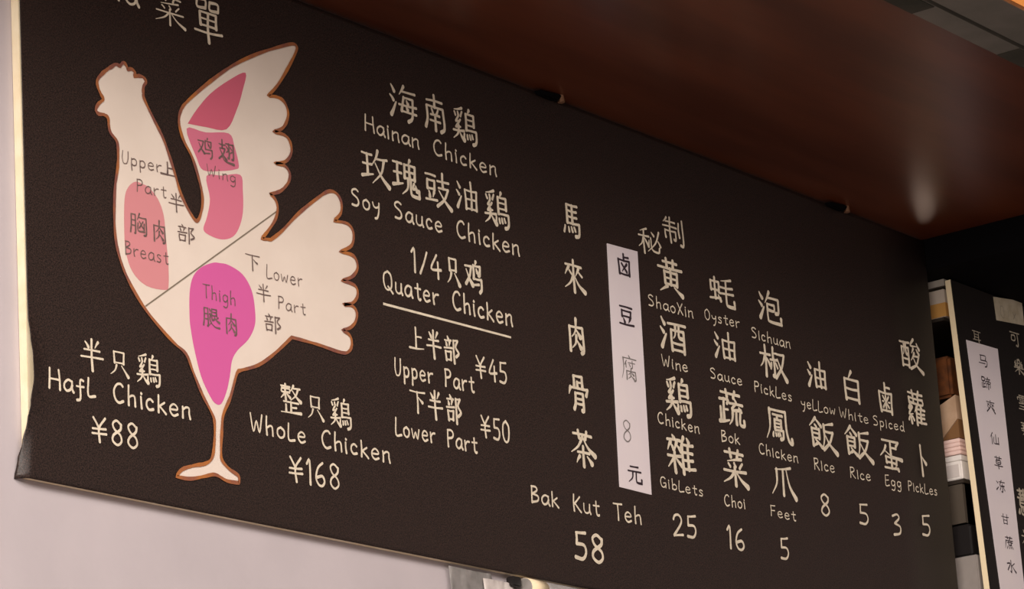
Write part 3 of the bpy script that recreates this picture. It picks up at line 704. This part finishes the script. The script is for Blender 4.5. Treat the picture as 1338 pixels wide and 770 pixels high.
('strip2', 'ink', 'black characters printed down the strip', 0.1, """马 75.9 -141.0 0.372 0.001 -0.014 -0.258
蹄 76.8 -188.8 0.372 0.001 -0.014 -0.259
爽 83.6 -238.8 0.372 0.001 -0.014 -0.260
仙 82.0 -308.9 0.375 0.001 -0.013 -0.244
草 87.1 -358.0 0.339 0.000 -0.014 -0.266
冻 82.1 -409.1 0.371 0.001 -0.014 -0.262
甘 86.4 -480.7 0.314 0.000 -0.012 -0.221
蔗 88.6 -527.9 0.339 0.001 -0.014 -0.267
水 83.7 -578.3 0.371 0.001 -0.014 -0.264"""),
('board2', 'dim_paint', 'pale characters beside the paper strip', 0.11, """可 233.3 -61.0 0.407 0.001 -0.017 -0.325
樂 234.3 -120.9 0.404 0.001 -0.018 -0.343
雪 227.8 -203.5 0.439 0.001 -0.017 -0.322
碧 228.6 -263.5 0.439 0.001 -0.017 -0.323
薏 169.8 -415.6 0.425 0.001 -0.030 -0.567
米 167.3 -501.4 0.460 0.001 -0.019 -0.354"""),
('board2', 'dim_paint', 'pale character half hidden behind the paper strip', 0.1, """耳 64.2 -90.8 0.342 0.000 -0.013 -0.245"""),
]
CHICKEN = [(3.6582, 3.3244), (3.6597, 3.3358), (3.6652, 3.3444), (3.6601, 3.3500), (3.6501, 3.3501), 'c', (3.6390, 3.3465), (3.6407, 3.3533), (3.6340, 3.3570), 'c', (3.6251, 3.3540), (3.6217, 3.3604), (3.6155, 3.3625), 'c', (3.6084, 3.3553), (3.5990, 3.3558), (3.5896, 3.3496), (3.5798, 3.3428), (3.5670, 3.3319), (3.5578, 3.3203), (3.5588, 3.3097), (3.5647, 3.3005), (3.5693, 3.2935), (3.5589, 3.2842), (3.5529, 3.2740), (3.5582, 3.2685), (3.5705, 3.2698), (3.5787, 3.2663), (3.5798, 3.2541), (3.5835, 3.2442), (3.5962, 3.2340), (3.5979, 3.2165), (3.5961, 3.1946), (3.5899, 3.1672), (3.5867, 3.1405), (3.5852, 3.1001), (3.5899, 3.0658), (3.6073, 3.0283), (3.6413, 2.9891), (3.6774, 2.9621), (3.7078, 2.9437), (3.7326, 2.9315), (3.7465, 2.9068), (3.7652, 2.8752), (3.7852, 2.8495), (3.7904, 2.8362), (3.7888, 2.8090), (3.7820, 2.7810), (3.7660, 2.7693), (3.7419, 2.7628), (3.7144, 2.7531), 'c', (3.7003, 2.7401), (3.7305, 2.7410), (3.7614, 2.7489), (3.7874, 2.7555), (3.8128, 2.7498), 'c', (3.8406, 2.7503), (3.8396, 2.7613), (3.8192, 2.7689), (3.8043, 2.7796), (3.8025, 2.7934), (3.8060, 2.8234), (3.8112, 2.8513), (3.8296, 2.8822), (3.8459, 2.9203), 'c', (3.8551, 2.9273), (3.8984, 2.9434), (3.9376, 2.9684), 'c', (3.9805, 3.0017), (4.0408, 3.0013), (4.1016, 2.9983), (4.1211, 3.0042), (4.1288, 3.0168), (4.1251, 3.0300), 'c', (4.1065, 3.0362), (4.1261, 3.0434), (4.1405, 3.0555), (4.1457, 3.0716), (4.1348, 3.0810), 'c', (4.1117, 3.0789), (4.1373, 3.0871), (4.1500, 3.1023), (4.1444, 3.1165), 'c', (4.1109, 3.1189), (4.1388, 3.1306), (4.1537, 3.1488), (4.1443, 3.1661), 'c', (4.1098, 3.1661), (4.1409, 3.1827), (4.1473, 3.2050), (4.1340, 3.2175), 'c', (4.0992, 3.2153), (4.1178, 3.2324), (4.1202, 3.2515), (4.1086, 3.2634), (4.0886, 3.2623), (4.0586, 3.2438), (4.0112, 3.2091), (3.9684, 3.1716), 'c', (3.9405, 3.1516), 'c', (3.9185, 3.1490), (3.9350, 3.1653), (3.9539, 3.1878), (3.9607, 3.2076), (3.9552, 3.2214), 'c', (3.9433, 3.2267), (3.9692, 3.2372), (3.9893, 3.2552), (3.9943, 3.2715), (3.9828, 3.2818), 'c', (3.9579, 3.2806), (3.9857, 3.2898), (4.0005, 3.3071), (3.9990, 3.3246), (3.9863, 3.3334), 'c', (3.9590, 3.3332), (3.9840, 3.3460), (3.9973, 3.3701), (3.9901, 3.3883), (3.9739, 3.3937), 'c', (3.9495, 3.3902), (3.9757, 3.4154), (4.0051, 3.4534), (4.0241, 3.4823), (4.0261, 3.4926), (4.0149, 3.4936), (3.9827, 3.4804), (3.9255, 3.4536), (3.8690, 3.4214), (3.8131, 3.3814), (3.7601, 3.3378), (3.7420, 3.3175), (3.7363, 3.2965), (3.7446, 3.2710), (3.7639, 3.2461), (3.7777, 3.2130), (3.7835, 3.1887), (3.7803, 3.1659), (3.7686, 3.1464), (3.7528, 3.1576), (3.7346, 3.1819), (3.7225, 3.2117), (3.7095, 3.2416), (3.6976, 3.2644), (3.6789, 3.2886), (3.6599, 3.3151)]
PATCHES = {'wing_tip_patch': ('pink', [(3.8984, 3.4164), (3.8891, 3.3838), (3.8734, 3.3492), (3.8468, 3.3111), (3.7985, 3.3036), 'c', (3.7571, 3.2995), (3.7787, 3.3268), (3.8124, 3.3609), (3.8572, 3.3937), 'c']),
'wing_patch': ('pink_light', [(3.7540, 3.2908), (3.7980, 3.2948), (3.8518, 3.3056), (3.8642, 3.2876), (3.8729, 3.2576), (3.8627, 3.2494), (3.8319, 3.2401), (3.7891, 3.2319), (3.7743, 3.2488)]),
'lower_wing_patch': ('pink_light2', [(3.7957, 3.2241), (3.8314, 3.2326), (3.8749, 3.2435), (3.8797, 3.2202), (3.8774, 3.1826), (3.8658, 3.1543), (3.8496, 3.1375), (3.8252, 3.1289), (3.7989, 3.1296), (3.7836, 3.1362), (3.7927, 3.1575), (3.8015, 3.1886)]),
'breast_patch': ('pink_pale', [(3.6335, 3.1796), (3.6180, 3.1673), (3.6096, 3.1477), (3.6067, 3.1045), (3.6083, 3.0666), (3.6217, 3.0375), (3.6508, 3.0220), (3.6918, 3.0233), (3.6999, 3.0320), (3.7009, 3.0672), (3.6978, 3.1060), (3.6946, 3.1406), (3.6830, 3.1634), (3.6635, 3.1772), (3.6485, 3.1799)]),
'thigh_patch': ('magenta', [(3.8017, 3.0871), (3.7749, 3.0746), (3.7557, 3.0564), (3.7465, 3.0296), (3.7443, 2.9904), (3.7459, 2.9729), (3.7520, 2.9432), (3.7651, 2.9029), (3.7841, 2.8747), (3.7964, 2.8655), (3.8087, 2.8681), (3.8212, 2.8879), (3.8306, 2.9139), (3.8375, 2.9402), (3.8518, 2.9589), (3.8770, 2.9796), (3.8938, 3.0044), (3.8963, 3.0292), (3.8902, 3.0605), (3.8702, 3.0823), (3.8388, 3.0908), (3.8176, 3.0899)])}
CUT_LINE = [(3.6467, 2.9897), (3.9589, 3.2019)]
UNDERLINE = [(4.2162, 3.1000), (4.5619, 3.1053)]
STRIP_ONE = [(4.8709, 3.3340), (4.9672, 3.3379), (4.9538, 2.8872), (4.8548, 2.8877)]
STRIP_TWO = [(0.0324, -0.1192), (0.1677, -0.1151), (0.1463, -0.6808), (0.0430, -0.6923)]
SMALL_NOTE = [(0.1788, 0.0019), (0.3079, 0.0166), (0.3042, -0.0385), (0.1796, -0.0496)]

# ------------------------------------------------------------------ the setting
structure(box('wall_back', (-1.5, 0.0, 0.0), (6.045, 0.16, 5.0), 'wall_plaster'))
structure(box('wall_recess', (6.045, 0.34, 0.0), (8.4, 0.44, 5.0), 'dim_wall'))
structure(box('floor', (-3.0, -7.0, -0.1), (8.4, 0.44, 0.0), 'floor_tile'))
structure(box('ceiling', (-3.0, -7.0, 5.0), (8.4, 0.44, 5.1), 'ceiling_paint'))
# lowered soffit of dark red-brown laminate over the menu boards
structure(box('ceiling_soffit', (-1.5, -0.690, 3.58), (8.4, 0.0, 3.70), 'wood_laminate'))
structure(box('trim_1', (-1.5, -0.736, 3.577), (8.4, -0.690, 3.70), 'grey_metal'))
structure(box('trim_2', (-1.5, -0.746, 3.585), (8.4, -0.736, 3.70), 'dark_groove'))
structure(box('trim_patch_1', (4.66, -0.7345, 3.5755), (4.835, -0.6905, 3.5769), 'dark_mottle'))  # thin dark pieces over two stretches of the inner grey trim
structure(box('trim_patch_2', (5.13, -0.7345, 3.5755), (8.4, -0.6905, 3.5769), 'dark_mottle'))
structure(box('trim_3', (-1.5, -0.832, 3.577), (8.4, -0.746, 3.70), 'grey_metal'))
# dark header that runs out from the wall at the end of the big board
structure(box('wall_header', (6.045, -0.690, 3.512), (8.4, 0.34, 3.58), 'dark_header'))
lit_strip = box('glow_wood_strip', (-1.5, -0.90, 3.581), (8.4, -0.833, 3.62), 'wood_painted_glow', bevel=0.004)  # warm-lit wood beyond the trim; its light is painted as glow
tag(lit_strip, 'orange wooden strip, warm light painted in as glow, along the outer edge of the grey metal ceiling trim', 'trim')

# ------------------------------------------------------------------ big menu board
YF = -0.0165
def backing_mesh():
    me = box_mesh('backing_board', (3.398, -0.0145, 2.6945), (6.036, -0.0005, 3.574), 0.0006)
    for v in me.vertices:                      # the sheet hangs a hair lower than the board at its near end
        if v.co.z < 3 and v.co.x < 4: v.co.z += 0.0018
    return me
menu = empty('menu_board', (0, 0, 0))
tag(menu, 'long black menu banner with a drawn chicken and handwritten prices on the white wall', 'menu board')
link('backing_board', backing_mesh(), 'foam_board', menu)

def left_profile(z):
    """how far the free left edge of the sheet has come off its backing: (x, y) by height"""
    keys = [(2.694, 3.381, -0.001), (2.72, 3.385, -0.004), (2.747, 3.390, -0.010), (2.775, 3.394, -0.0165), (2.80, 3.397, -0.0215),
            (2.84, 3.3990, -0.0275), (2.87, 3.3995, -0.0262), (2.90, 3.400, -0.0215), (2.93, 3.400, -0.0175), (2.96, 3.4005, YF), (3.6, 3.4005, YF)]
    for (z0, x0, y0), (z1, x1, y1) in zip(keys, keys[1:]):
        if z <= z1:
            t = (z - z0) / (z1 - z0); t = t * t * (3 - 2 * t)
            return x0 + (x1 - x0) * t, y0 + (y1 - y0) * t
    return 3.4005, YF
def vinyl_sheet():
    rows = [2.694 + i * (3.574 - 2.694) / 110 for i in range(111)]
    ds = [0, .002, .004, .006, .009, .012, .015, .018, .022, .027, .032, .038, .044, .05, .056, .062, .075]
    vs, fs = [], []
    xr = [3.6 + i * (6.038 - 3.6) / 12 for i in range(13)]
    cols = len(ds) + len(xr)
    for z in rows:
        xl, yl = left_profile(z)
        for d in ds:
            reach = 0.018 if yl > YF else 0.045
            w = max(0.0, 1 - d / reach) ** 2
            vs.append((xl + d, YF + (yl - YF) * w, z))
        for x in xr: vs.append((x, YF, z))
    for j in range(len(rows) - 1):
        for i in range(cols - 1):
            a = j * cols + i
            fs.append((a, a + 1, a + 1 + cols, a + cols))
    me = bpy.data.meshes.new('vinyl_sheet'); me.from_pydata(vs, [], fs)
    for p in me.polygons: p.use_smooth = True
    me.update()
    o = link('vinyl_sheet', me, 'vinyl', menu)
    sol = o.modifiers.new('thickness', 'SOLIDIFY'); sol.thickness = 0.0007; sol.offset = -1
    return o
vinyl_sheet()

# drawn chicken: cream body, brown outline, pink cuts
body_path = smooth(CHICKEN, 5, closed=True)
chicken = flat_fill('chicken_drawing', body_path, YF - 0.0004, 'chicken_cream', menu)
chicken['label'] = 'cream chicken silhouette with brown outline and pink cuts'
vs, fs = [], []
rnd = random.Random(7)
P = [Vector(p) for p in body_path] + [Vector(body_path[0]), Vector(body_path[1])]
ribbon(vs, fs, P, [0.0056 * (1 + 0.25 * math.sin(i * .7) * rnd.random()) for i in range(len(P))], YF - 0.0011)
me = bpy.data.meshes.new('outline'); me.from_pydata(vs, [], fs); link('outline', me, 'outline_brown', chicken)
for nm, (mat, pts) in PATCHES.items():
    flat_fill(nm, smooth(pts, 4, closed=True), YF - 0.0007, mat, chicken)
vs, fs = [], []
ribbon(vs, fs, [Vector(p) for p in CUT_LINE], [0.0022, 0.0022], YF - 0.0010)
me = bpy.data.meshes.new('cutting_line'); me.from_pydata(vs, [], fs); link('cutting_line', me, 'cut_line', chicken)
vs, fs = [], []
ribbon(vs, fs, [Vector(p) for p in UNDERLINE], [0.0042, 0.0036], YF - 0.0006)
me = bpy.data.meshes.new('underline'); me.from_pydata(vs, [], fs); link('underline', me, 'white_paint', menu)

# white price slip glued on the big board
strip = flat_fill('price_strip', STRIP_ONE, YF - 0.0010, 'strip_paper', None, 0.0005)
tag(strip, 'tall white paper strip priced 8, stuck on the big black board', 'paper strip')

# ------------------------------------------------------------------ second menu board (its foot stands out a little)
board2 = empty('side_menu_board', (6.12, -0.025, 3.5), (-math.atan(0.028), 0, 0))
tag(board2, 'black menu board with a cream edge at the right, beyond the open shelves', 'menu board')
box('panel', (0.0, 0.0, -0.95), (1.3, 0.0125, 0.006), 'cream_edge', board2)['label'] = 'cream edged panel'
box('front_sheet', (0.0005, -0.0012, -0.95), (1.3, 0.0, 0.0055), 'black_panel', board2)
strip2 = flat_fill('drinks_strip', STRIP_TWO, -0.0022, 'strip_paper', None, 0.0005)
tag(strip2, 'long white paper strip listing drinks on the black board at the right', 'paper strip')
note = flat_fill('blank_note', SMALL_NOTE, -0.0022, 'note_paper', None, 0.0005)
tag(note, 'small yellowish paper note near the top of the right-hand board', 'note')
for o in (strip2, note):
    o.location = board2.location; o.rotation_euler = board2.rotation_euler

# ------------------------------------------------------------------ all the writing
PARENTS = {'menu': (menu, YF - 0.0007), 'chicken': (chicken, YF - 0.0013), 'strip1': (strip, YF - 0.0014),
           'board2': (board2, -0.0017), 'strip2': (strip2, -0.0026)}
rnd = random.Random(3)
for par, mat, label, wf, items in LETTERING:
    parent, y = PARENTS[par]
    holder = parent
    if par == 'menu':                          # one line of writing, its characters beneath it
        holder = empty('lettering', (0, 0, 0)); holder.parent = parent; holder['label'] = label
    for line in items.split('\n'):
        vs, fs = [], []
        ch, rest = line[0], list(map(float, line[1:].split()))
        jo = Vector((rnd.uniform(-.4, .4), rnd.uniform(-.5, .5))) if par == 'menu' else Vector((0, 0))
        o = (Vector((rest[0], rest[1])) + jo) / 1000; u = Vector((rest[2], rest[3])) / 1000; v = Vector((rest[4], rest[5])) / 1000
        write_glyph(vs, fs, ch, o, u, v, wf, y, rnd)
        nm = 'letter' if ch.isalpha() and ord(ch) < 300 else 'character' if ord(ch) > 300 else 'price_digit' if ch.isdigit() else 'price_mark'
        me = bpy.data.meshes.new(nm); me.from_pydata(vs, [], fs); me.update()
        link(nm, me, mat, holder)
# faint marks on the small note
vs, fs = [], []
x0, z0 = SMALL_NOTE[0]
for pts in ([(.025, -.016), (.023, -.036), (.036, -.040), (.037, -.016), (.025, -.016)], [(.060, -.018), (.058, -.034)], [(.078, -.02), (.092, -.036)], [(.092, -.020), (.078, -.036)]):
    p = smooth([(x0 + a, z0 + b) for a, b in pts], 3); ribbon(vs, fs, p, [0.002] * len(p), -0.0026)
me = bpy.data.meshes.new('faint_marks'); me.from_pydata(vs, [], fs); link('faint_marks', me, 'dim_paint', note)

# ------------------------------------------------------------------ open shelves in the recess behind the second board
unit = empty('open_shelf_unit', (6.12, 0.16, 2.6))
tag(unit, 'dark open shelf unit in the gap between the two menu boards', 'shelf')
def upart(name, lo, hi, mat, bevel=0.0):
    off = Vector((6.12, 0.16, 2.6))
    return box(name, Vector(lo) - off, Vector(hi) - off, mat, unit, bevel)
upart('top_rail', (6.12, -0.0095, 3.497), (7.3, 0.30, 3.511), 'shelf_rail')
upart('shelf', (6.121, 0.0, 3.424), (7.3, 0.30, 3.431), 'shelf_dark')
upart('shelf', (6.121, -0.008, 3.078), (7.3, 0.30, 3.086), 'shelf_dark')
upart('back_panel', (6.09, 0.31, 2.6), (7.3, 0.325, 3.497), 'shelf_dark')
upart('side_panel', (7.3, -0.005, 2.6), (7.315, 0.325, 3.511), 'shelf_dark')
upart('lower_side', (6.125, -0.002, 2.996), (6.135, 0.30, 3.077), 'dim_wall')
base = upart('base_cabinet', (6.12, -0.022, 2.6), (7.3, 0.30, 2.926), 'grey_cabinet', 0.002)
base['label'] = 'grey base panel'

def thing_box(name, lo, hi, mat, label, cat, bevel=0.001, group=None, rot=0.0):
    c = Vector(((lo[0] + hi[0]) / 2, (lo[1] + hi[1]) / 2, lo[2]))
    e = box(name, Vector(lo) - c, Vector(hi) - c, mat, None, bevel)
    e.location = c; e.rotation_euler = (0, 0, rot)
    return tag(e, label, cat, group)
a = thing_box('snack_box', (6.12, -0.0075, 3.431), (6.26, 0.18, 3.490), 'pale_carton', 'small pale box with an orange lower half on the topmost shelf', 'box')
lo = box('orange_band', (-0.0705, -0.0940, 0.0008), (0.0705, 0.0940, 0.030), 'orange_carton', a)
# tan carton resting on the pink lids, leaning on its lower corner
k = empty('tan_carton', (6.12, 0.0, 3.1725))
tag(k, 'tan cardboard carton with a slanting brown side, on top of the flat pink boxes', 'box')
def prism(name, prof, x0, x1, mat, parent):
    n = len(prof)
    vs = [(x0, y, z) for y, z in prof] + [(x1, y, z) for y, z in prof]
    fs = [tuple(range(n))[::-1], tuple(range(n, 2 * n))] + [(i, (i + 1) % n, (i + 1) % n + n, i + n) for i in range(n)]
    me = bpy.data.meshes.new(name); me.from_pydata(vs, [], fs)
    bm = bmesh.new(); bm.from_mesh(me); bmesh.ops.recalc_face_normals(bm, faces=bm.faces); bm.to_mesh(me); bm.free()
    return link(name, me, mat, parent)
prism('carton_body', [(-0.009, 0.0901), (0.20, 0.004), (0.20, -0.0), (0.030, 0.004), (-0.009, 0.040)], 0.0, 0.20, 'carton', k)
prism('brown_flap', [(-0.009, 0.0395), (0.029, 0.0036), (0.20, 0.0), (-0.009, 0.0)], 0.002, 0.19, 'carton_flap', k)
b = thing_box('amber_jar', (6.125, 0.0, 3.262), (6.20, 0.075, 3.350), 'amber', 'dim orange-brown container above the tan carton', 'jar', 0.006)
for i in range(4):
    z = 3.1385 + i * 0.0084
    thing_box('food_box', (6.12 + 0.0006 * (i % 2), -0.0085, z), (6.26, 0.13, z + 0.0078), 'pink_lid',
              ['lowest', 'second lowest', 'second highest', 'highest'][i] + ' of the four flat pink boxes stacked on the white tub', 'box', 0.0012, 'flat pink boxes stacked on the tub')
tub = empty('food_tub', (6.12, 0.0, 3.086))
tag(tub, 'white plastic food tub under the stack of flat pink boxes', 'tub')
box('tub_body', (0.002, -0.007, 0.0), (0.14, 0.13, 0.040), 'white_plastic', tub, 0.002)
box('rim', (0.0, -0.0085, 0.0395), (0.142, 0.132, 0.0505), 'white_plastic', tub, 0.001)
box('side_panel', (0.0005, 0.0, 0.006), (0.003, 0.12, 0.032), 'plastic_panel', tub)
blk = thing_box('black_tin', (6.122, -0.012, 2.926), (6.22, 0.12, 2.992), 'black_plastic', 'black tin standing low in the gap between the boards', 'tin', 0.004)

# ------------------------------------------------------------------ clips under the soffit and the loose plastic below the board
def clip(x, label):
    e = empty('banner_clip', (x, -0.018, 3.58))
    tag(e, label, 'clip', 'clips holding the banner to the soffit')
    bm = bmesh.new()
    bmesh.ops.create_cone(bm, cap_ends=True, segments=16, radius1=0.0065, radius2=0.005, depth=0.013, matrix=Matrix.Translation((0.012, -0.008, -0.0065)))
    me = bpy.data.meshes.new('screw_knob'); bm.to_mesh(me); bm.free(); link('screw_knob', me, 'brass', e)
    prof = [(-0.058, -0.0065), (-0.03, -0.0045), (-0.004, -0.0008), (0.004, -0.002), (0.001, -0.006), (-0.006, -0.013), (-0.05, -0.012)]
    vs = [(a, 0.0, b) for a, b in prof] + [(a + 0.004, -0.012, b) for a, b in prof]
    n = len(prof)
    fs = [tuple(range(n)), tuple(range(n, 2 * n))[::-1]] + [(i, i + n, (i + 1) % n + n, (i + 1) % n) for i in range(n)]
    me = bpy.data.meshes.new('curled_lip'); me.from_pydata(vs, [], fs); link('curled_lip', me, 'dark_header', e)
clip(4.735, 'small brown clip at the banner top above the space beside the soy sauce dish')
clip(5.705, 'small brown clip at the banner top near the far end by the side board')

def crumple(name, x0, x1, z0, z1, y, amp, mat, parent, seed):
    r = random.Random(seed); nx, nz = 14, 8
    vs, fs = [], []
    for j in range(nz + 1):
        for i in range(nx + 1):
            x = x0 + (x1 - x0) * i / nx + r.uniform(-.3, .3) * (x1 - x0) / nx
            z = z0 + (z1 - z0) * j / nz + (r.uniform(-.3, .3) * (z1 - z0) / nz if j < nz else 0)
            vs.append((x, y - r.random() * amp * (1 - 0.7 * j / nz), z))
    for j in range(nz):
        for i in range(nx):
            a_ = j * (nx + 1) + i; fs.append((a_, a_ + 1, a_ + nx + 2, a_ + nx + 1))
    me = bpy.data.meshes.new(name); me.from_pydata(vs, [], fs); o = link(name, me, mat, parent)
    for p in me.polygons: p.use_smooth = True
    s = o.modifiers.new('thickness', 'SOLIDIFY'); s.thickness = 0.0006
    return o
bag = empty('plastic_bag', (4.36, -0.004, 2.69))
tag(bag, 'crumpled grey plastic bag tucked under the bottom edge of the big board', 'bag')
crumple('bag_sheet', 0.0, 0.115, -0.16, -0.001, -0.004, 0.009, 'cloudy_plastic', bag, 4)
crumple('bag_fold', 0.085, 0.165, -0.15, -0.012, -0.010, 0.012, 'plastic_panel', bag, 9)
box('black_clip', (0.155, -0.020, -0.018), (0.178, -0.004, -0.001), 'black_plastic', bag, 0.002)
roll = empty('wrap_roll', (4.545, -0.022, 2.672))
tag(roll, 'pale rolled plastic sheet with a cream tape under the board, right of the grey bag', 'roll')
def tube(name, x0, x1, r, mat, parent):
    bm = bmesh.new()
    bmesh.ops.create_cone(bm, cap_ends=True, segments=24, radius1=r, radius2=r, depth=x1 - x0,
                          matrix=Matrix.Translation(((x0 + x1) / 2, 0, 0)) @ Matrix.Rotation(math.pi / 2, 4, 'Y'))
    me = bpy.data.meshes.new(name); bm.to_mesh(me); bm.free()
    o = link(name, me, mat, parent)
    for p in me.polygons: p.use_smooth = len(p.vertices) == 4
    return o
tube('sheet_roll', 0.0, 0.42, 0.0165, 'cloudy_plastic', roll)
tube('tape', 0.002, 0.05, 0.0172, 'cream_edge', roll)
